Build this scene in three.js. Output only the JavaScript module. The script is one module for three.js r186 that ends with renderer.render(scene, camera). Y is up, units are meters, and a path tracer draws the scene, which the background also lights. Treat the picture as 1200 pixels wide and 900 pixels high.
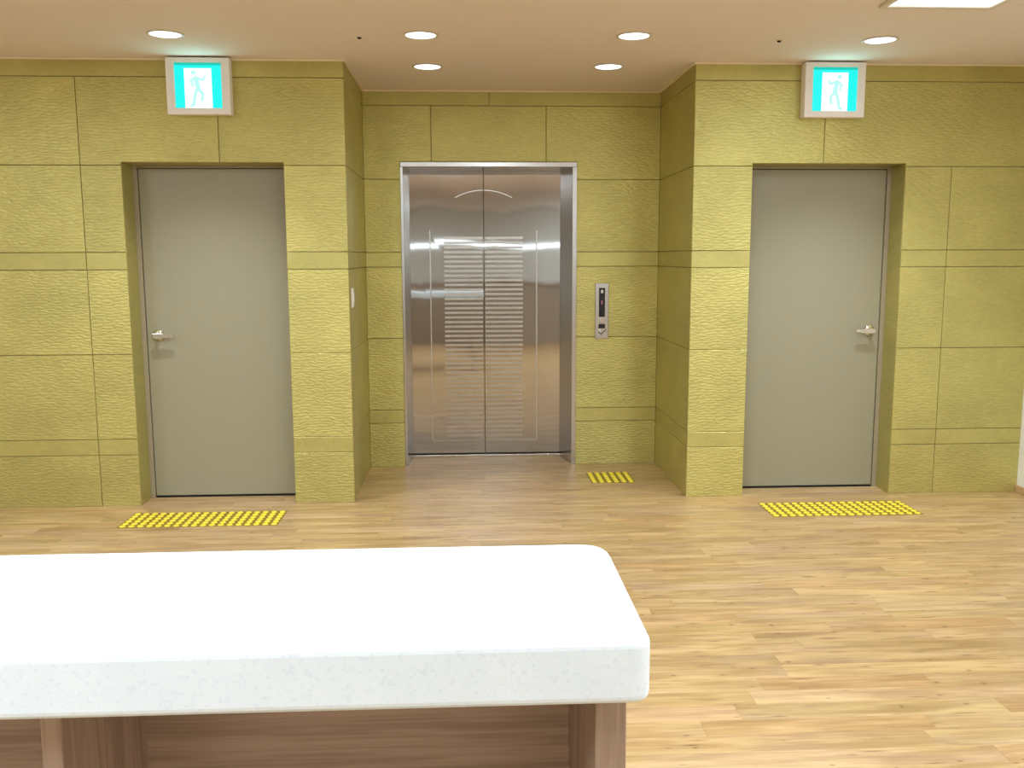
import * as THREE from 'three';
import { RectAreaLightUniformsLib } from 'three/addons/lights/RectAreaLightUniformsLib.js';
import { RoundedBoxGeometry } from 'three/addons/geometries/RoundedBoxGeometry.js';
import { mergeGeometries } from 'three/addons/utils/BufferGeometryUtils.js';

// ---------------------------------------------------------------- camera, light, exposure
const scene = new THREE.Scene();
scene.background = new THREE.Color(0x000000);
const camera = new THREE.PerspectiveCamera(45.351, 4 / 3, 0.05, 60);
camera.rotation.order = 'YXZ';
camera.position.set(-0.0265, 1.5101, 5.6061);
camera.rotation.set(-0.1376, -0.0501, -0.0032);
scene.add(camera);
const renderer = new THREE.WebGLRenderer({ antialias: true });
renderer.toneMapping = THREE.LinearToneMapping;
renderer.toneMappingExposure = 1.0;
renderer.shadowMap.enabled = true;
RectAreaLightUniformsLib.init();

const H = 2.65;            // ceiling height
const XL = -0.7265, XR = 1.3554, D = 0.976;   // lift recess
const ROOM_L = -5.4, ROOM_R = 3.51, ROOM_B = 14.6;
const PANEL_GLOW = 2.6;    // recessed panels: light and look of the diffuser
const SPOT_GLOW = 3.0;      // downlights
const SIGN_LIGHT = 2.2, STRIP_LIGHT = 7.0;
const COOL = new THREE.Color().setRGB(0.80, 0.92, 1.0), HALLC = new THREE.Color().setRGB(0.76, 0.91, 1.0), SPOTC = new THREE.Color().setRGB(0.88, 0.96, 1.0);
// recessed fluorescent panels: x, z of the centre, width, length, light
const PANELS = [[2.155, 1.9, 0.48, 1.2, 8], [0.3, 3.4, 0.48, 1.2, 28], [-3.4, 3.0, 0.48, 1.2, 25], [-0.6, 3.8, 0.48, 1.2, 11], [-1.9, 5.6, 0.48, 1.2, 54], [2.4, 5.2, 0.48, 1.2, 54],
  [-2.1, 7.8, 0.48, 1.2, 4], [2.7, 7.8, 0.48, 1.2, 4], [-2.6, 10.0, 0.48, 1.2, 14], [2.9, 10.0, 0.48, 1.2, 14], [-2.9, 12.6, 0.48, 1.2, 28], [3.0, 12.6, 0.48, 1.2, 28]];
const DOWNLIGHTS = [[-1.555, 0.593, 9.5], [-0.245, 0.622, 2.4], [-0.242, -0.176, 0.6], [0.866, 0.644, 2.4], [0.853, -0.139, 0.6], [2.2, 0.598, 9.5]]   // x, z, candela;

// ---------------------------------------------------------------- helpers
let seed = 20240611;
function rnd() { seed = (seed + 0x6D2B79F5) | 0; let t = Math.imul(seed ^ (seed >>> 15), 1 | seed); t = (t + Math.imul(t ^ (t >>> 7), 61 | t)) ^ t; return ((t ^ (t >>> 14)) >>> 0) / 4294967296; }
function hash(x, y, s) { let h = Math.imul(x | 0, 374761393) + Math.imul(y | 0, 668265263) + Math.imul(s | 0, 1274126177); h = Math.imul(h ^ (h >>> 13), 1274126177); return ((h ^ (h >>> 16)) >>> 0) / 4294967296; }
const mod = (a, n) => ((a % n) + n) % n;
const lerp = (a, b, t) => a + (b - a) * t;
const smooth = (a, b, x) => { const t = Math.min(1, Math.max(0, (x - a) / (b - a))); return t * t * (3 - 2 * t); };
function vnoise(x, y, px, py, s) {                                  // tileable value noise
  const xi = Math.floor(x), yi = Math.floor(y), fx = x - xi, fy = y - yi;
  const u = fx * fx * (3 - 2 * fx), v = fy * fy * (3 - 2 * fy);
  const a = hash(mod(xi, px), mod(yi, py), s), b = hash(mod(xi + 1, px), mod(yi, py), s), c = hash(mod(xi, px), mod(yi + 1, py), s), d = hash(mod(xi + 1, px), mod(yi + 1, py), s);
  return lerp(lerp(a, b, u), lerp(c, d, u), v);
}
function fbm(u, v, fx, fy, s, oct = 4) { let a = 0.5, t = 0, n = 0; for (let o = 0; o < oct; o++) { t += a * vnoise(u * fx, v * fy, fx, fy, s + o * 17); n += a; a *= 0.5; fx *= 2; fy *= 2; } return t / n; }
function makeTexture(w, h, fn, srgb, metresU, metresV) {
  const d = new Uint8Array(w * h * 4);
  for (let j = 0; j < h; j++) for (let i = 0; i < w; i++) {
    const c = fn((i + 0.5) / w, (j + 0.5) / h), k = (j * w + i) * 4;
    d[k] = Math.max(0, Math.min(255, c[0] * 255)); d[k + 1] = Math.max(0, Math.min(255, c[1] * 255)); d[k + 2] = Math.max(0, Math.min(255, c[2] * 255)); d[k + 3] = 255;
  }
  const t = new THREE.DataTexture(d, w, h, THREE.RGBAFormat);
  t.wrapS = t.wrapT = THREE.RepeatWrapping; t.magFilter = THREE.LinearFilter; t.minFilter = THREE.LinearMipmapLinearFilter; t.generateMipmaps = true;
  if (srgb) t.colorSpace = THREE.SRGBColorSpace;
  t.repeat.set(1 / metresU, 1 / metresV);
  t.needsUpdate = true;
  return t;
}
const std = (o) => new THREE.MeshStandardMaterial(o);
const rgb = (r, g, b) => new THREE.Color().setRGB(r / 255, g / 255, b / 255, THREE.SRGBColorSpace);
const taken = {};
function numbered(n) { const k = taken[n] = (taken[n] ?? -1) + 1; return k ? `${n}_${String(k).padStart(3, '0')}` : n; }
function mesh(name, geo, mat, parent) { const m = new THREE.Mesh(geo, mat); m.name = name; m.castShadow = m.receiveShadow = true; parent.add(m); return m; }
function thing(name, label, category, pos = [0, 0, 0], group) { const g = new THREE.Group(); g.name = numbered(name); g.position.set(...pos); g.userData = { label, category }; if (group) g.userData.group = group; scene.add(g); return g; }
function struct(name, label, category) { const g = new THREE.Group(); g.name = name; g.userData = { kind: 'structure', label, category }; scene.add(g); return g; }
function box(x0, x1, y0, y1, z0, z1) { const g = new THREE.BoxGeometry(x1 - x0, y1 - y0, z1 - z0); g.translate((x0 + x1) / 2, (y0 + y1) / 2, (z0 + z1) / 2); return metricUV(g); }
function rbox(x0, x1, y0, y1, z0, z1, r = 0.004, s = 2) { const g = new RoundedBoxGeometry(x1 - x0, y1 - y0, z1 - z0, s, r); g.translate((x0 + x1) / 2, (y0 + y1) / 2, (z0 + z1) / 2); return metricUV(g); }
function metricUV(g, ou = 0, ov = 0) {                               // uv in metres by dominant direction of the face
  const p = g.attributes.position, n = g.attributes.normal, uv = new Float32Array(p.count * 2);
  for (let i = 0; i < p.count; i++) {
    const ax = Math.abs(n.getX(i)), ay = Math.abs(n.getY(i)), az = Math.abs(n.getZ(i));
    let u, v;
    if (az >= ax && az >= ay) { u = p.getX(i); v = p.getY(i); } else if (ax >= ay) { u = p.getZ(i); v = p.getY(i); } else { u = p.getX(i); v = p.getZ(i); }
    uv[2 * i] = u + ou; uv[2 * i + 1] = v + ov;
  }
  g.setAttribute('uv', new THREE.BufferAttribute(uv, 2));
  return g;
}
function plate(pts, t, bevel, zTop = 0) {                            // flat piece of any outline with chamfered front edges; front face at zTop
  const s = new THREE.Shape(pts.map(([x, y]) => new THREE.Vector2(x, y)));
  const g = new THREE.ExtrudeGeometry(s, { depth: t - bevel, bevelEnabled: bevel > 0, bevelThickness: bevel, bevelSize: bevel, bevelOffset: -bevel, bevelSegments: 1, curveSegments: 6 });
  g.computeBoundingBox(); g.translate(0, 0, zTop - g.boundingBox.max.z);
  return metricUV(g, rnd() * 3, rnd() * 3);
}
const rect = (x0, x1, y0, y1) => [[x0, y0], [x1, y0], [x1, y1], [x0, y1]];

// ---------------------------------------------------------------- textures and materials
// embossed hide pattern of the wall panels: flat cells wider than tall with sunk creases
const EMB = 0.8, EN = 1024, CX = 12, CY = 44;
const cell = [];
for (let j = 0; j < CY; j++) for (let i = 0; i < CX; i++) cell.push([(i + 0.5 * (j % 2) + 0.2 + 0.6 * hash(i, j, 3)), j + 0.2 + 0.6 * hash(i, j, 7), 0.75 + 0.25 * hash(i, j, 11)]);
const embossTex = makeTexture(EN, EN, (u, v) => {
  const x = u * CX + 0.55 * (fbm(u, v, 6, 10, 41, 2) - 0.5), y = v * CY + 2.4 * (fbm(u, v, 9, 6, 42, 3) - 0.5);
  const ci = Math.floor(x), cj = Math.floor(y);
  let f1 = 9, f2 = 9, hh = 1;
  for (let dj = -2; dj <= 2; dj++) for (let di = -2; di <= 1; di++) {
    const i = ci + di, j = cj + dj, c = cell[mod(j, CY) * CX + mod(i, CX)];
    const dx = x - (c[0] - mod(i, CX) + i), dy = y - (c[1] - mod(j, CY) + j), d = Math.sqrt(dx * dx + dy * dy);
    if (d < f1) { f2 = f1; f1 = d; hh = c[2]; } else if (d < f2) f2 = d;
  }
  const e = smooth(0.0, 0.42, f2 - f1) * hh * (0.86 + 0.14 * Math.cos(f1 * 2)) * 0.85 + 0.15 * fbm(u, v, 40, 90, 5, 2);
  return [e, e, e];
}, false, EMB, EMB);
const goldVar = makeTexture(512, 512, (u, v) => {                    // faint uneven dye of the hide
  const f = 0.95 + 0.1 * (fbm(u, v, 5, 7, 91, 4) - 0.5) + 0.06 * (fbm(u, v, 60, 120, 95, 2) - 0.5);
  return [f, f, f * 0.99];
}, true, 1.3, 1.3);
const GOLD = new THREE.Color().setRGB(0.62, 0.56, 0.2);
const goldPanels = [0.97, 1.0, 1.03].map((k) => std({ name: 'embossed_gold', color: GOLD.clone().multiplyScalar(k), map: goldVar, roughness: 0.44, metalness: 0.65, bumpMap: embossTex, bumpScale: 0.0013 }));
const fineTex = makeTexture(512, 512, (u, v) => { const f = fbm(u, v, 30, 110, 33, 3); return [f, f, f]; }, false, 0.5, 0.5);
const goldBand = std({ name: 'plain_gold', color: GOLD.clone().multiplyScalar(0.97), map: goldVar, roughness: 0.44, metalness: 0.65, bumpMap: fineTex, bumpScale: 0.0003 });
const coreMat = std({ name: 'wall_core', color: rgb(176, 168, 148), roughness: 0.9 });
const whiteWall = std({ name: 'white_paint', color: rgb(236, 234, 228), roughness: 0.75 });
const ceilMat = std({ name: 'ceiling_paint', color: rgb(240, 226, 219), roughness: 0.85 });
const creamTrim = std({ name: 'cream_trim', color: rgb(240, 222, 190), roughness: 0.5 });
const plankTex = makeTexture(2048, 512, (u, v) => {
  const warp = v + 0.018 * (fbm(u, v, 4, 6, 61, 3) - 0.5);
  let g = 0.4 * fbm(u, warp, 9, 24, 51, 4) + 0.28 * fbm(u, warp, 24, 100, 55, 3) + 0.32 * fbm(u, v, 8, 8, 58, 4);
  let k = 0;
  for (let n = 0; n < 90; n++) {                                     // knots and dark flecks
    const kx = hash(n, 1, 77), ky = hash(n, 2, 77), rx = 0.003 + 0.016 * hash(n, 3, 77) ** 2, ry = 0.003 + 0.008 * hash(n, 4, 77) ** 2;
    let dx = Math.abs(u - kx); dx = Math.min(dx, 1 - dx); let dy = Math.abs(v - ky); dy = Math.min(dy, 1 - dy);
    k = Math.max(k, Math.exp(-((dx / rx) ** 2 + (dy / ry) ** 2)) * (0.4 + 0.6 * hash(n, 5, 77)));
  }
  const t = smooth(0.26, 0.72, g), gr = smooth(0.5, 0.75, fbm(u, v, 6, 9, 63, 3));
  const c = [lerp(172, 216, t), lerp(139, 184, t), lerp(94 + 10 * gr, 134 + 8 * gr, t)];
  return c.map((x, i) => (x * (1 - k * [0.34, 0.42, 0.46][i])) / 255);
}, true, 2.4, 0.6);
const TINTS = [[1, 1, 1], [1.04, 1.03, 1.0], [0.95, 0.93, 0.9], [1.07, 1.06, 1.0], [1.02, 0.95, 0.9], [1.0, 1.01, 0.95], [0.92, 0.89, 0.84], [1.03, 1.0, 0.98]];
const plankMats = TINTS.map((t) => std({ name: 'oak_plank', color: new THREE.Color().setRGB(t[0] * 0.88, t[1] * 0.88, t[2] * 0.88), map: plankTex, roughness: 0.36 }));
const brownTex = makeTexture(512, 512, (u, v) => {
  const g = 0.55 * fbm(u, v, 3, 40, 71, 4) + 0.45 * fbm(u, v, 6, 140, 75, 2), t = smooth(0.3, 0.7, g);
  return [lerp(158, 184, t) / 255, lerp(130, 154, t) / 255, lerp(108, 130, t) / 255];
}, true, 0.8, 0.5);
const brownTexUp = brownTex.clone(); brownTexUp.rotation = Math.PI / 2; brownTexUp.needsUpdate = true;
const brownWood = std({ name: 'brown_laminate', color: new THREE.Color().setRGB(0.93, 0.97, 1.06), map: brownTex, roughness: 0.5 });
const brownWoodUp = std({ name: 'brown_laminate_upright', color: new THREE.Color().setRGB(0.93, 0.97, 1.06), map: brownTexUp, roughness: 0.5 });
const stoneTex = makeTexture(512, 512, (u, v) => {
  const f = fbm(u, v, 120, 120, 81, 2), c = fbm(u, v, 14, 14, 85, 3), k = smooth(0.6, 0.85, f) * 0.035 + 0.02 * (c - 0.5);
  return [0.895 - k, 0.935 - k * 0.9, 0.97 - k * 0.6];
}, true, 0.5, 0.5);
const stone = std({ name: 'white_speckled_stone', map: stoneTex, roughness: 0.3 });
const doorPaint = std({ name: 'taupe_paint', color: rgb(152, 146, 122), roughness: 0.42 });
const framePaint = std({ name: 'taupe_frame_paint', color: rgb(152, 140, 116), roughness: 0.4 });
const steelMat = new THREE.MeshPhysicalMaterial({ name: 'mirror_steel', color: rgb(186, 184, 182), metalness: 1, roughness: 0.055, anisotropy: 0.85 });
const frameSteel = new THREE.MeshPhysicalMaterial({ name: 'satin_steel', color: rgb(190, 186, 182), metalness: 1, roughness: 0.26 });
const etched = std({ name: 'etched_steel', color: rgb(190, 186, 180), metalness: 1, roughness: 0.3 });
const chrome = std({ name: 'chrome', color: rgb(214, 208, 198), metalness: 1, roughness: 0.18 });
const black = std({ name: 'black_plastic', color: rgb(22, 14, 14), roughness: 0.25 });
const whitePlastic = std({ name: 'white_plastic', color: rgb(240, 236, 232), roughness: 0.4 });
const signWhite = std({ name: 'sign_case', color: rgb(246, 240, 238), roughness: 0.45 });
const yellow = std({ name: 'yellow_stud', color: rgb(246, 222, 62), roughness: 0.45 });
const oliveSheet = std({ name: 'olive_sheet', color: rgb(140, 116, 34), roughness: 0.5 });
const darkGap = std({ name: 'dark_rubber', color: rgb(38, 36, 40), roughness: 0.8 });
const glow = (c, k) => std({ name: 'lamp_glow', color: 0x000000, emissive: c, emissiveIntensity: k, roughness: 1 });

// ---------------------------------------------------------------- floor
const floor = struct('floor', 'floor of pale oak planks laid across the lobby', 'floor');
mesh('subfloor', box(ROOM_L - 0.2, ROOM_R + 0.2, -0.16, -0.0125, -1.6, ROOM_B + 0.2), std({ name: 'subfloor', color: rgb(168, 162, 152), roughness: 0.9 }), floor);
camera.updateMatrixWorld(true); camera.updateProjectionMatrix();
const PW = 0.098, PITCH = 0.0985;
const planks = [];
for (let r = 0, z = -1.33; z < ROOM_B; r++, z += PITCH) {
  let x = ROOM_L - rnd() * 1.1;
  while (x < ROOM_R) {
    const len = 0.55 + 0.75 * rnd(), x0 = Math.max(x, ROOM_L), x1 = Math.min(x + len, ROOM_R);
    const m = Math.floor(rnd() * plankMats.length), ou = rnd() * 2.4, ov = rnd() * 0.6;
    x += len + 0.0006;
    if (x1 - x0 < 0.02) continue;
    if (z + PITCH < 0 && (x1 < -2.05 || x0 > 2.7)) continue;
    planks.push({ x0, x1, z0: z, z1: z + PW, m, ou, ov });
  }
}
function plankGeo(p) {
  const g = plate(rect(p.x0, p.x1, -p.z1, -p.z0), 0.012, 0.0003);
  g.rotateX(-Math.PI / 2);
  return metricUV(g, p.ou - p.x0, p.ov - p.z0);
}
const v3 = new THREE.Vector3();
for (const p of planks) {                                            // which planks the photograph shows, largest first
  let a = 1e9, b = -1e9, c = 1e9, d = -1e9, ok = false;
  for (const [x, z] of [[p.x0, p.z0], [p.x1, p.z0], [p.x0, p.z1], [p.x1, p.z1], [(p.x0 + p.x1) / 2, (p.z0 + p.z1) / 2]]) {
    if (z > 5) continue;
    v3.set(x, 0, z).project(camera);
    const hid = v3.y < -0.43 && v3.x < 0.255;                        // behind the counter
    if (Math.abs(v3.x) < 1.0 && Math.abs(v3.y) < 1.0 && !hid) ok = true;
    a = Math.min(a, v3.x); b = Math.max(b, v3.x); c = Math.min(c, v3.y); d = Math.max(d, v3.y);
  }
  const wide = Math.min(b, 1) - Math.max(a, -1), hidden = p.z1 < -0.2 && (p.x1 < XL || p.x0 > XR);
  p.size = ok && !hidden ? wide * (Math.min(d, 1) - Math.max(c, -1)) : 0;
}
planks.sort((a, b) => b.size - a.size);
const shown = planks.filter((p) => p.size > 0).slice(0, 298), rest = planks.slice(shown.length);
for (const p of shown) mesh('plank', plankGeo(p), plankMats[p.m], floor);
for (let m = 0; m < plankMats.length; m++) {
  const gs = rest.filter((p) => p.m === m).map(plankGeo);
  if (!gs.length) continue;
  const o = mesh('outer_planks', mergeGeometries(gs), plankMats[m], floor); o.userData.kind = 'stuff';
}

// ---------------------------------------------------------------- ceiling, plain walls
const ceiling = struct('ceiling', 'cream painted flat ceiling of the lobby', 'ceiling');
mesh('ceiling_board', box(ROOM_L - 0.2, ROOM_R + 0.2, H, H + 0.15, -1.6, ROOM_B + 0.2), ceilMat, ceiling);
function plainWall(name, label, ...b) { const w = struct(name, label, 'wall'); mesh('plaster', box(...b), whiteWall, w); return w; }
plainWall('wall_right', 'white painted wall meeting the gold panelled wall', ROOM_R, ROOM_R + 0.2, 0, H, -0.3, ROOM_B + 0.2);
plainWall('wall_left', 'white painted wall at the far side of the lobby', ROOM_L - 0.2, ROOM_L, 0, H, -0.3, ROOM_B + 0.2);
plainWall('wall_back', 'white painted wall behind the reception', ROOM_L, ROOM_R, 0, H, ROOM_B, ROOM_B + 0.2);
const bb = struct('baseboard_right', 'low wooden baseboard under the white wall', 'baseboard');
mesh('board', rbox(ROOM_R - 0.012, ROOM_R, 0, 0.045, 0.002, ROOM_B, 0.003), std({ name: 'baseboard_wood', color: rgb(196, 158, 116), roughness: 0.5 }), bb);

// ---------------------------------------------------------------- gold panelled walls
const T = 0.012, GAP = 0.0014, BEV = 0.002;
const ROWS = [[0, 0.319, 0], [0.319, 0.417, 1], [0.417, 0.935, 0], [0.935, 1.44, 0], [1.44, 1.543, 1], [1.543, 2.048, 0], [2.048, 2.548, 0], [2.548, H, 1]];
const OPEN_TOP = 2.0655;
function panel(pts, band, parent) {
  const m = mesh('panel', plate(pts, T, BEV), band ? goldBand : goldPanels[Math.floor(rnd() * 3)], parent);
  if (band) m.name = 'band';
  return m;
}
function panelRow(parent, row, x0, x1, seams) {
  const [y0, y1, band] = ROWS[row], xs = [x0, ...seams.filter((s) => s > x0 + 0.01 && s < x1 - 0.01), x1];
  for (let i = 0; i + 1 < xs.length; i++) panel(rect(xs[i] + (i ? GAP : 0), xs[i + 1] - (i + 2 < xs.length ? GAP : 0), y0 + (row ? GAP : 0), y1 - (row < 7 ? GAP : 0)), band, parent);
}
function lintelRow(parent, x0, x1, seams, o0, o1) {                  // row above a door: notched round the opening
  const [y0, y1] = ROWS[6], xs = [x0, ...seams, x1];
  for (let i = 0; i + 1 < xs.length; i++) {
    const a = xs[i] + (i ? GAP : 0), b = xs[i + 1] - (i + 2 < xs.length ? GAP : 0), lo = y0 + GAP, hi = y1 - GAP, pts = [];
    if (a < o0 && b > o0) pts.push([a, lo], [o0, lo], [o0, OPEN_TOP]);
    else if (a >= o0 && a < o1) pts.push([a, OPEN_TOP]); else pts.push([a, lo]);
    if (b > o1 && a < o1) pts.push([o1, OPEN_TOP], [o1, lo], [b, lo]);
    else if (b > o0 && b <= o1) pts.push([b, OPEN_TOP]); else pts.push([b, lo]);
    pts.push([b, hi], [a, hi]);
    panel(pts, 0, parent);
  }
}
const REV = 0.185;                                                   // depth of the door reveals
function frontWall(name, label, x0, x1, o0, o1, seams, topSeams) {
  const w = struct(name, label, 'wall');
  mesh('wall_core', mergeGeometries([box(x0 + (x0 === XR ? T + 0.001 : 0), o0 - T, 0, H, -0.32, -T - 0.0005), box(o1 + T, x1 - (x1 === XL ? T + 0.001 : 0), 0, H, -0.32, -T - 0.0005), box(o0 - T, o1 + T, OPEN_TOP + T, H, -0.32, -T - 0.0005)]), coreMat, w);
  for (const r of [0, 1, 2, 3, 4, 5]) { panelRow(w, r, x0, o0, seams); panelRow(w, r, o1, x1, seams); }
  lintelRow(w, x0, x1, topSeams, o0, o1);
  panelRow(w, 7, x0, x1, []);
  const side = (px, ry) => { const m = panel(rect(T + 0.001, REV, 0, OPEN_TOP), 0, w); m.name = 'reveal'; m.rotation.y = ry; m.position.x = px; return m; };
  side(o0, Math.PI / 2);
  const g = panel(rect(-REV, -T - 0.001, 0, OPEN_TOP), 0, w); g.name = 'reveal'; g.rotation.y = -Math.PI / 2; g.position.x = o1;
  const t = panel(rect(o0, o1, T + 0.001, REV), 0, w); t.name = 'reveal'; t.rotation.x = Math.PI / 2; t.position.y = OPEN_TOP; t.scale.y = -1; 
  t.geometry = plate(rect(o0, o1, -REV, -T - 0.001), T, BEV); t.scale.y = 1;
  return w;
}
const DL = [-2.031, -1.090], DR = [1.717, 2.6655];
frontWall('wall_front_left', 'gold embossed panelled wall around the door by the light switch', ROOM_L, XL, DL[0], DL[1], [-4.677, -3.873, -3.069, -2.265], [-4.677, -3.873, -3.069, -2.265, -1.461]);
frontWall('wall_front_right', 'gold embossed panelled wall around the door beside the white wall', XR, ROOM_R, DR[0], DR[1], [2.953], [2.151]);
// sides of the recess: groups turned to face inwards
function sideWall(name, label, px, ry) {
  const w = struct(name, label, 'wall'); w.position.set(px, 0, 0); w.rotation.y = ry;
  const [a, b] = ry > 0 ? [T + 0.001, D - 0.001] : [-D + 0.001, -T - 0.001];
  for (let r = 0; r < 8; r++) panelRow(w, r, a, b, []);
  mesh('wall_core', box(ry > 0 ? 0.33 : -D + 0.001, ry > 0 ? D - 0.001 : -0.33, 0, H, -0.11, -T - 0.0005), coreMat, w);
  return w;
}
sideWall('wall_recess_left', 'gold panelled side of the lift recess with the light switch', XL, Math.PI / 2);
sideWall('wall_recess_right', 'plain gold panelled side of the lift recess by the call panel', XR, -Math.PI / 2);
const E0 = -0.472, E1 = 0.765, ETOP = 2.167;                         // outer outline of the lift frame
{
  const w = struct('wall_recess_back', 'gold embossed panelled wall around the lift', 'wall'); w.position.z = -D;
  mesh('wall_core', mergeGeometries([box(XL, E0, 0, H, -0.36, -T - 0.0005), box(E1, XR, 0, H, -0.36, -T - 0.0005), box(E0, E1, ETOP, H, -0.36, -T - 0.0005)]), coreMat, w);
  for (const r of [0, 1, 2, 3, 4, 5]) { panelRow(w, r, XL, E0 - 0.001, []); panelRow(w, r, E1 + 0.001, XR, []); }
  const [y0, y1] = ROWS[6], lo = y0 + GAP, hi = y1 - GAP, et = ETOP + 0.001;
  panel([[XL, lo], [E0 - 0.001, lo], [E0 - 0.001, et], [-0.255 - GAP, et], [-0.255 - GAP, hi], [XL, hi]], 0, w);
  panel(rect(-0.255 + GAP, 0.548 - GAP, et, hi), 0, w);
  panel([[0.548 + GAP, et], [E1 + 0.001, et], [E1 + 0.001, lo], [XR, lo], [XR, hi], [0.548 + GAP, hi]], 0, w);
  panelRow(w, 7, XL, XR, [0.15]);
}
// thin cream bead where the walls meet the ceiling
function bead(name, label, ...b) { const t = struct(name, label, 'trim'); mesh('bead', rbox(...b, 0.003), creamTrim, t); }
const BD = 0.014;
bead('trim_1', 'thin cream ceiling bead above the wall by the light switch', ROOM_L, XL + BD, H - 0.011, H, 0.0002, BD);
bead('trim_2', 'thin cream ceiling bead above the wall beside the white wall', XR - BD, ROOM_R, H - 0.011, H, 0.0002, BD);
bead('trim_3', 'thin cream ceiling bead along the switch side of the recess', XL + 0.0002, XL + BD, H - 0.011, H, -D, 0);
bead('trim_4', 'thin cream ceiling bead along the call panel side of the recess', XR - BD, XR - 0.0002, H - 0.011, H, -D, 0);
bead('trim_5', 'thin cream ceiling bead above the lift wall', XL + BD, XR - BD, H - 0.011, H, -D + 0.0002, -D + BD);

// ---------------------------------------------------------------- grey doors
function hingedDoor(name, label, o0, o1, handleX, dir) {
  const d = struct(name, label, 'door'), z = -REV, L = 0.026;
  const left = dir > 0;                                              // frame is seen on the handle side
  mesh('door_frame', mergeGeometries([rbox(o0 - T, o0 + L, 0, OPEN_TOP + T, z - 0.13, z - 0.001, 0.003), rbox(o1 - L, o1 + T, 0, OPEN_TOP + T, z - 0.13, z - 0.001, 0.003), rbox(o0 + L, o1 - L, OPEN_TOP - 0.016, OPEN_TOP + T, z - 0.13, z - 0.001, 0.003)]), framePaint, d);
  mesh('leaf', rbox(o0 + L + 0.003, o1 - L - 0.003, 0.011, OPEN_TOP - 0.019, z - 0.062, z - 0.012, 0.003), doorPaint, d);
  mesh('threshold', rbox(o0 + L, o1 - L, 0.0002, 0.004, z - 0.12, z - 0.004, 0.001), darkGap, d);
  mesh('rear_lining', box(o0 - T, o1 + T, 0, OPEN_TOP + T, -0.335, -0.325), coreMat, d);
  const h = new THREE.Group(); h.name = 'handle'; h.position.set(handleX, 1.032, z - 0.012); d.add(h); h.userData.label = 'chrome lever handle on a round rose';
  const rose = new THREE.LatheGeometry([[0, 0.02], [0.014, 0.019], [0.025, 0.015], [0.033, 0.009], [0.037, 0.003], [0.037, 0]].map(([a, b]) => new THREE.Vector2(a, b)), 32); rose.rotateX(Math.PI / 2);
  mesh('rose', rose, chrome, h);
  const neck = new THREE.CylinderGeometry(0.0105, 0.012, 0.05, 20); neck.rotateX(Math.PI / 2); neck.translate(0, 0, 0.034);
  mesh('neck', neck, chrome, h);
  const s = new THREE.Shape();                                       // lever seen from the front, then given thickness
  s.moveTo(-0.018, 0.013); s.quadraticCurveTo(0.03, 0.016, 0.07, 0.010); s.quadraticCurveTo(0.1, 0.007, 0.103, 0.0); s.quadraticCurveTo(0.103, -0.009, 0.09, -0.009);
  s.quadraticCurveTo(0.05, -0.011, 0.0, -0.015); s.quadraticCurveTo(-0.021, -0.013, -0.018, 0.013);
  const lv = new THREE.ExtrudeGeometry(s, { depth: 0.008, bevelEnabled: true, bevelThickness: 0.003, bevelSize: 0.003, bevelSegments: 3, curveSegments: 10 });
  lv.translate(0, 0, 0.051); if (dir < 0) lv.rotateZ(Math.PI);
  mesh('lever', lv, chrome, h);
  const key = new THREE.CylinderGeometry(0.004, 0.004, 0.003, 14); key.rotateX(Math.PI / 2); key.translate(0, -0.024, 0.0095);
  mesh('screw', key, darkGap, h);
  return d;
}
hingedDoor('door_1', 'taupe steel door with lever handle near the light switch', DL[0], DL[1], -1.932, 1);
hingedDoor('door_2', 'taupe steel door with lever handle near the white wall', DR[0], DR[1], 2.572, -1);

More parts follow.
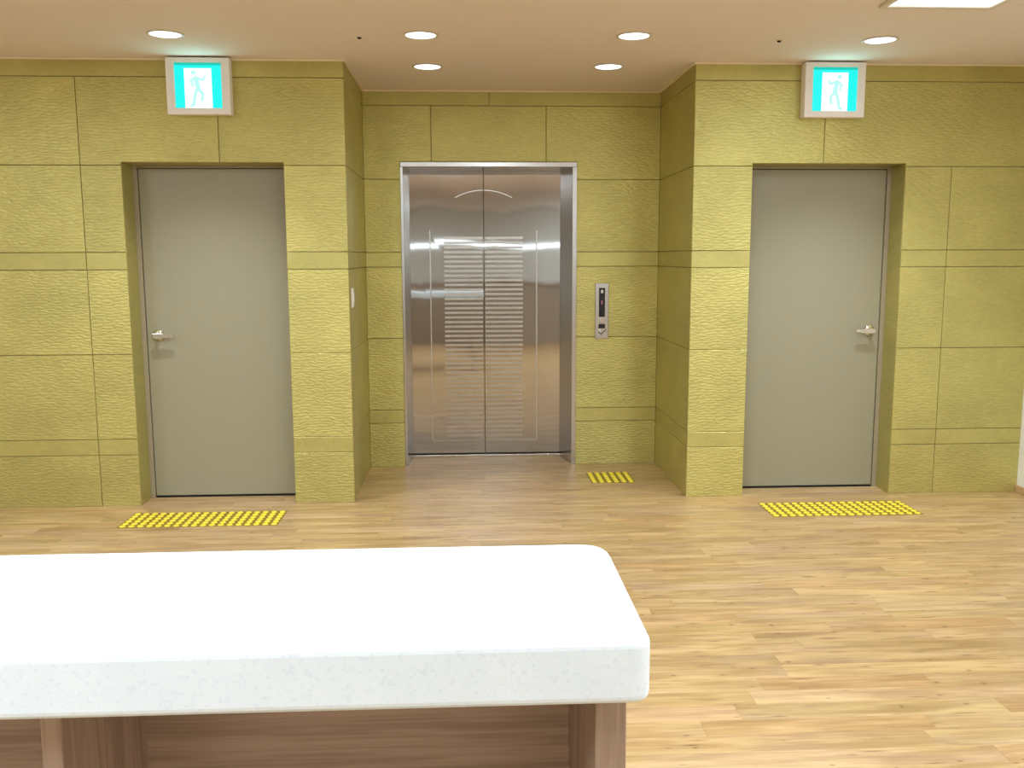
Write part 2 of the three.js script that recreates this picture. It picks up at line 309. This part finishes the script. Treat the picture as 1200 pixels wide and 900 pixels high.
// ---------------------------------------------------------------- lift
{
  const lift = thing('elevator', 'closed two leaf stainless steel lift doors in a steel frame', 'elevator', [0, 0, -D]);
  const ZL = -0.30, JL = -0.455, JR = 0.736, HU = 2.132, LL = -0.430, LR = 0.680, SEAM = 0.113, HB = 2.135;
  const prism = (pts, y0, y1) => {                                   // plan outline (x, z) raised from y0 to y1
    const g = new THREE.ExtrudeGeometry(new THREE.Shape(pts.map(([x, z]) => new THREE.Vector2(x, -z))), { depth: y1 - y0, bevelEnabled: false });
    g.rotateX(-Math.PI / 2); g.translate(0, y0, 0); return metricUV(g);
  };
  mesh('jamb', prism([[E0, 0.012], [JL, 0.012], [LL, ZL + 0.004], [E0, ZL + 0.004]], 0, HU), frameSteel, lift);
  mesh('jamb', prism([[E1, 0.012], [E1, ZL + 0.004], [LR, ZL + 0.004], [JR, 0.012]], 0, HU), frameSteel, lift);
  mesh('header', rbox(E0, E1, HU, ETOP, ZL + 0.004, 0.012, 0.004), frameSteel, lift);
  // leaf skins have the slight waviness of sheet metal
  function leafGeo(x0, x1, y0, y1, s) {
    const g = new THREE.PlaneGeometry(x1 - x0, y1 - y0, 28, 90); g.translate((x0 + x1) / 2, (y0 + y1) / 2, 0);
    const p = g.attributes.position;
    for (let i = 0; i < p.count; i++) {
      const x = (p.getX(i) - x0) / (x1 - x0), y = p.getY(i);
      const e = Math.min(1, 6 * Math.min(x, 1 - x));
      p.setZ(i, 0.00042 * e * Math.sin(3.1 * y + 4 * x + s) * Math.sin(Math.PI * x * 1.4 + s) * 1.5 + 0.00055 * Math.sin(5.4 * y + 5.2 * x + 2 * s) * e - 0.0013);
    }
    g.computeVertexNormals();
    return g;
  }
  const yB = 0.03, leaves = [[LL - 0.01, SEAM - 0.0025, 0.4], [SEAM + 0.0025, LR + 0.01, 2.1]];
  leaves.forEach(([x0, x1, s], k) => {
    const leaf = mesh('door_leaf', mergeGeometries([leafGeo(x0, x1, yB, HB, s), new THREE.BoxGeometry(x1 - x0, HB - yB, 0.03).translate((x0 + x1) / 2, (yB + HB) / 2, -0.0165)].map((g) => g.toNonIndexed())), steelMat, lift);
    leaf.position.z = ZL;
    const zt = 0.0004;
    const sx0 = k ? SEAM + 0.008 : -0.182, sx1 = k ? 0.402 : SEAM - 0.008;
    const bar = new THREE.BoxGeometry(sx1 - sx0, 0.0165, 0.0012); 
    for (let i = 0; i < 44; i++) { const b = mesh('etched_stripe', bar, etched, leaf); b.position.set((sx0 + sx1) / 2, 0.165 + i * 0.0345, zt); }
    const vx = k ? 0.505 : -0.284;
    mesh('etched_line', new THREE.BoxGeometry(0.009, 1.575, 0.0012).translate(vx, 0.128 + 0.7875, zt), etched, leaf);
    mesh('etched_line', new THREE.BoxGeometry(Math.abs(vx - SEAM) - 0.012, 0.009, 0.0012).translate((vx + SEAM) / 2, 0.128, zt), etched, leaf);
    const R = 0.43, cy = 1.995 - R, a0 = k ? 1.06 : Math.PI / 2 + 0.012, a1 = k ? Math.PI / 2 - 0.012 : Math.PI - 1.06;
    const arc = new THREE.RingGeometry(R - 0.003, R + 0.003, 24, 1, a0, a1 - a0); arc.translate(SEAM, cy, zt + 0.0006);
    mesh('etched_arch', arc, etched, leaf);
  });
  mesh('sill', rbox(LL - 0.01, LR + 0.01, 0.0002, 0.02, ZL - 0.04, ZL + 0.022, 0.003), chrome, lift);
  mesh('shaft_lining', box(E0, E1, 0, ETOP, -0.375, -0.365), coreMat, lift);
}
// call panel
{
  const p = thing('call_panel', 'slim silver lift call panel with dark display on gold wall', 'call panel', [0.951, 0.921, -D]);
  mesh('plate', rbox(-0.049, 0.049, 0, 0.40, 0.0002, 0.012, 0.004), frameSteel, p);
  const dsp = mesh('display', rbox(-0.022, 0.022, 0.158, 0.366, 0.008, 0.0145, 0.002), black, p);
  mesh('emblem', rbox(-0.009, 0.009, 0.328, 0.352, 0.0135, 0.0155, 0.0006), chrome, dsp);
  mesh('floor_digit', rbox(-0.004, 0.004, 0.248, 0.276, 0.0135, 0.0152, 0.0006), std({ name: 'digit_led', color: rgb(60, 20, 20), emissive: rgb(255, 150, 160), emissiveIntensity: 0.45 }), dsp);
  const btn = new THREE.CylinderGeometry(0.017, 0.018, 0.006, 28); btn.rotateX(Math.PI / 2); btn.translate(0, 0.132, 0.0145);
  mesh('button', btn, chrome, p);
  const q = mesh('button_plate', rbox(-0.024, 0.024, 0.076, 0.108, 0.008, 0.0145, 0.002), black, p);
  const dot = new THREE.CylinderGeometry(0.0095, 0.0095, 0.004, 20); dot.rotateX(Math.PI / 2); dot.translate(-0.016, 0.064, 0.0135);
  mesh('white_button', dot, whitePlastic, p);
  const ln = new THREE.BoxGeometry(0.05, 0.005, 0.002); ln.rotateZ(0.75); ln.translate(0.012, 0.05, 0.0125);
  const ln2 = new THREE.BoxGeometry(0.03, 0.005, 0.002); ln2.rotateZ(-0.75); ln2.translate(-0.012, 0.04, 0.0125);
  mesh('arrow_mark', mergeGeometries([ln, ln2]), darkGap, p);
}
// light switch
{
  const s = thing('light_switch', 'small white light switch on the side of the lift recess', 'light switch', [XL, 1.262, -0.135]);
  mesh('plate', rbox(0.0002, 0.009, -0.06, 0.06, -0.036, 0.036, 0.003), whitePlastic, s);
  mesh('rocker', rbox(0.007, 0.013, -0.032, 0.032, -0.018, 0.018, 0.002), whitePlastic, s);
}

// ---------------------------------------------------------------- exit signs
function signTexture(flip) {
  const c = document.createElement('canvas'); c.width = c.height = 512; const g = c.getContext('2d');
  g.fillStyle = '#00dfd8'; g.fillRect(0, 0, 512, 512);
  g.fillStyle = '#00b3a2'; g.fillRect(0, 0, 512, 30); 
  if (flip) { g.translate(512, 0); g.scale(-1, 1); }
  g.fillStyle = '#f4fffb'; g.fillRect(104, 62, 300, 450);            // doorway
  g.fillStyle = '#8fe3d6'; g.strokeStyle = '#8fe3d6'; g.lineCap = 'round'; g.lineJoin = 'round';
  g.fillStyle = g.strokeStyle = '#a6e6da';
  g.beginPath(); g.arc(205, 112, 26, 0, 7); g.fill();                // running figure
  const limb = (w, ...p) => { g.lineWidth = w; g.beginPath(); g.moveTo(p[0], p[1]); for (let i = 2; i < p.length; i += 2) g.lineTo(p[i], p[i + 1]); g.stroke(); };
  limb(52, 232, 175, 252, 280);
  limb(26, 226, 165, 178, 205, 196, 256); limb(26, 250, 170, 306, 196, 330, 160);
  limb(32, 250, 290, 300, 350, 292, 420); limb(32, 244, 290, 214, 372, 200, 470, 176, 486);
  const t = new THREE.CanvasTexture(c); t.colorSpace = THREE.SRGBColorSpace; return t;
}
function exitSign(x0, x1, flip, label) {
  const cx = (x0 + x1) / 2, w = x1 - x0, hgt = 0.316, y0 = 2.3255, dep = 0.082;
  const s = thing('exit_sign', label, 'exit sign', [cx, y0, 0.0005], 'lit exit signs above the grey doors');
  const fr = new THREE.Shape(rect(-w / 2, w / 2, 0, hgt).map(([x, y]) => new THREE.Vector2(x, y)));
  const hole = rect(-w / 2 + 0.048, w / 2 - 0.048, 0.036, hgt - 0.028);
  fr.holes.push(new THREE.Path(hole.map(([x, y]) => new THREE.Vector2(x, y)).reverse()));
  const fg = new THREE.ExtrudeGeometry(fr, { depth: 0.03, bevelEnabled: true, bevelThickness: 0.004, bevelSize: 0.004, bevelOffset: -0.004, bevelSegments: 2 }); fg.translate(0, 0, dep - 0.034);
  mesh('frame', metricUV(fg), signWhite, s);
  mesh('case', rbox(-w / 2 + 0.004, w / 2 - 0.004, 0.004, hgt - 0.004, 0, dep - 0.04, 0.003), signWhite, s);
  const pg = new THREE.PlaneGeometry(w - 0.096, hgt - 0.064); pg.translate(0, (hgt + 0.008) / 2, dep - 0.008);
  const tex = signTexture(flip);
  const m = mesh('lit_pictogram', pg, std({ name: 'sign_face', color: 0x000000, emissive: 0xffffff, emissiveMap: tex, emissiveIntensity: 1.3, roughness: 0.4 }), s);
  m.userData.label = 'glowing turquoise and white running figure in a doorway';
  const led = new THREE.SphereGeometry(0.006, 12, 8); led.translate(flip ? -w / 2 + 0.024 : w / 2 - 0.024, hgt * 0.66, dep - 0.001);
  mesh('indicator', led, whitePlastic, s);
  const l = new THREE.RectAreaLight(new THREE.Color().setRGB(0.35, 1.0, 0.95), SIGN_LIGHT, w - 0.1, hgt - 0.07);
  l.position.set(0, (hgt + 0.008) / 2, dep + 0.004); l.rotation.y = Math.PI; l.name = 'sign_light'; s.add(l);   // faces the lobby
}
exitSign(-1.722, -1.362, false, 'lit turquoise exit sign above the door near the light switch');
exitSign(1.990, 2.354, true, 'lit turquoise exit sign above the door near the white wall');

// ---------------------------------------------------------------- tactile studs on the floor
const studGeo = new THREE.CylinderGeometry(0.0145, 0.0185, 0.006, 14); studGeo.translate(0, 0.00275, 0);
function tactile(cx, cz, cols, rows, label) {
  const g = thing('tactile_strip', label, 'tactile paving', [cx, 0.0001, cz]);
  mesh('base_sheet', rbox(-cols * 0.025, cols * 0.025, 0, 0.001, -rows * 0.025, rows * 0.025, 0.0004), oliveSheet, g);
  for (let i = 0; i < cols; i++) for (let j = 0; j < rows; j++) { const m = mesh('stud', studGeo, yellow, g); m.position.set((i - (cols - 1) / 2) * 0.05, 0, (j - (rows - 1) / 2) * 0.05); }
}
tactile(-1.557, 0.325, 18, 6, 'long strip of yellow tactile studs before the door near the light switch');
tactile(2.205, 0.332, 18, 6, 'long strip of yellow tactile studs before the door near the white wall');
tactile(0.957, -0.541, 6, 6, 'small square of yellow tactile studs below the lift call panel');

// ---------------------------------------------------------------- ceiling lamps
const ringGeo = new THREE.LatheGeometry([[0.080, 0.0], [0.094, 0.0], [0.093, -0.004], [0.086, -0.006], [0.080, -0.004], [0.078, 0.0]].map(([a, b]) => new THREE.Vector2(a, b)), 48);
const discGeo = new THREE.LatheGeometry([[0.0, -0.0045], [0.04, -0.004], [0.07, -0.003], [0.081, -0.001]].map(([a, b]) => new THREE.Vector2(a, b)), 40);
const lampWhite = std({ name: 'lamp_trim', color: rgb(226, 216, 202), roughness: 0.4 });
const dLabels = ['round recessed downlight in front of the exit sign near the light switch', 'round recessed downlight outside the recess on the light switch side', 'round recessed downlight inside the recess on the light switch side',
  'round recessed downlight outside the recess on the call panel side', 'round recessed downlight inside the recess on the call panel side', 'round recessed downlight in front of the exit sign near the white wall'];
DOWNLIGHTS.forEach(([x, z, power], i) => {
  const d = thing('downlight', dLabels[i], 'downlight', [x, H, z], 'round ceiling downlights before the lift');
  mesh('trim_ring', ringGeo, lampWhite, d);
  mesh('diffuser', discGeo, glow(SPOTC, SPOT_GLOW), d);
  const s = new THREE.SpotLight(SPOTC, power, 0, 0.85, 1.0, 2); s.position.set(0, -0.06, 0); s.target.position.set(0, -2.6, 0);
  s.castShadow = true; s.shadow.radius = 2.4; s.name = 'downlight_beam'; d.add(s); d.add(s.target);
});
PANELS.forEach(([x, z, w, l, power], i) => {
  const p = thing('ceiling_panel_light', i ? 'white recessed fluorescent panel light in the hall ceiling' : 'rectangular recessed panel light in the ceiling near the white wall', 'ceiling light', [x, H, z], i ? 'panel lights over the hall' : undefined);
  const o = new THREE.Shape(rect(-w / 2 - 0.03, w / 2 + 0.03, -l / 2 - 0.03, l / 2 + 0.03).map((a) => new THREE.Vector2(...a)));
  o.holes.push(new THREE.Path(rect(-w / 2, w / 2, -l / 2, l / 2).map((a) => new THREE.Vector2(...a)).reverse()));
  const fg = new THREE.ExtrudeGeometry(o, { depth: 0.009, bevelEnabled: true, bevelThickness: 0.003, bevelSize: 0.003, bevelOffset: -0.003, bevelSegments: 1 }); fg.rotateX(Math.PI / 2); fg.translate(0, -0.003, 0);
  mesh('frame', metricUV(fg), lampWhite, p);
  mesh('diffuser', box(-w / 2, w / 2, -0.006, -0.0005, -l / 2, l / 2), glow(z > 6 ? HALLC : COOL, PANEL_GLOW), p);
  const r = new THREE.RectAreaLight(z > 6 ? HALLC : COOL, power, w, l); r.position.set(0, -0.016, 0); r.rotation.x = -Math.PI / 2; r.name = 'panel_beam'; p.add(r);
});
for (const [x, z, t] of [[-0.566, 0.573, 'tiny dark ceiling sensor beside the recess on the switch side'], [1.658, 0.578, 'tiny dark ceiling sensor between the downlights by the white wall']]) {
  const f = thing('ceiling_sensor', t, 'sensor', [x, H, z], 'tiny ceiling sensors');
  mesh('collar', new THREE.LatheGeometry([[0.012, 0], [0.022, 0], [0.02, -0.003], [0.012, -0.004]].map((a) => new THREE.Vector2(...a)), 20), ceilMat, f);
  mesh('eye', new THREE.LatheGeometry([[0, -0.012], [0.008, -0.011], [0.012, -0.006], [0.013, 0]].map((a) => new THREE.Vector2(...a)), 20), darkGap, f);
}

// ---------------------------------------------------------------- reception counter
{
  const X1 = 0.196, X0 = -1.75, Z0 = 4.178, Z1 = 4.562, R = 0.045, y0 = 0.969, y1 = 1.052, b = 0.011;
  const s = new THREE.Shape();
  s.moveTo(X0, -Z1); s.lineTo(X1 - R * 0.6, -Z1); s.quadraticCurveTo(X1, -Z1, X1, -Z1 + R * 0.6); s.lineTo(X1, -Z0 - R * 1.2); s.quadraticCurveTo(X1, -Z0, X1 - R * 1.2, -Z0); s.lineTo(X0, -Z0); s.closePath();
  const g = new THREE.ExtrudeGeometry(s, { depth: y1 - y0 - 2 * b, bevelEnabled: true, bevelThickness: b, bevelSize: b, bevelOffset: -b, bevelSegments: 4, curveSegments: 14 });
  g.rotateX(-Math.PI / 2); g.translate(0, y0 + b, 0);
  const top = thing('countertop', 'thick white speckled stone countertop with rounded corners', 'countertop');
  mesh('slab', metricUV(g), stone, top);
  const c = thing('reception_counter', 'brown wood reception counter with open cubbies under white top', 'counter');
  const yt = y0 - 0.0005, zf = 4.50, zb = 4.212;
  mesh('end_panel', rbox(0.135, 0.1755, 0, yt, 4.2, zf, 0.0015), brownWoodUp, c);
  mesh('leg', rbox(-0.80, -0.76, 0, 0.34, 4.24, zf - 0.04, 0.0015), brownWoodUp, c);
  mesh('divider', rbox(-0.5625, -0.5375, 0.365, yt, zb, zf, 0.0012), brownWoodUp, c);
  mesh('divider', rbox(-1.20, -1.175, 0.365, yt, zb, zf, 0.0012), brownWoodUp, c);
  mesh('end_panel', rbox(X0 + 0.02, X0 + 0.06, 0, yt, 4.2, zf, 0.0015), brownWoodUp, c);
  mesh('back_panel', rbox(X0 + 0.06, 0.135, 0.34, yt, 4.199, zb, 0.0012), brownWood, c);
  mesh('front_panel', rbox(X0 + 0.06, 0.135, 0.34, yt, 4.184, 4.1985, 0.0012), std({ name: 'front_laminate', color: rgb(156, 140, 124), roughness: 0.5 }), c);
  mesh('bottom_board', rbox(X0 + 0.06, 0.135, 0.34, 0.365, zb, zf - 0.004, 0.0012), brownWood, c);
}

// ---------------------------------------------------------------- the hall behind the camera, mirrored in the lift doors
{
  const c = thing('service_desk', 'long grey brown service desk standing behind the camera', 'desk');
  const deskWood = std({ name: 'grey_brown_laminate', color: rgb(158, 142, 126), roughness: 0.5 });
  mesh('front_panel', rbox(-2.2, 3.0, 0, 1.03, 7.80, 7.83, 0.003), deskWood, c);
  for (const x of [-2.2, 2.96]) mesh('end_panel', rbox(x, x + 0.04, 0, 1.03, 7.831, 8.3, 0.003), deskWood, c);
  mesh('desk_top', rbox(-2.25, 3.05, 1.031, 1.07, 7.76, 8.34, 0.006), deskWood, c);
  const s = thing('strip_light', 'long white strip light on the wall behind the reception', 'strip light', [0, 1.78, ROOM_B - 0.001]);
  mesh('housing', rbox(-4.2, 3.2, -0.05, 0.05, -0.05, 0, 0.006), whitePlastic, s);
  mesh('tube', rbox(-4.15, 3.15, -0.022, 0.022, -0.062, -0.049, 0.005), glow(COOL, STRIP_LIGHT), s);
  const r = new THREE.RectAreaLight(COOL, 2, 7.3, 0.07); r.position.set(-0.5, 0, -0.07); r.name = 'strip_beam'; s.add(r);
}

renderer.render(scene, camera);
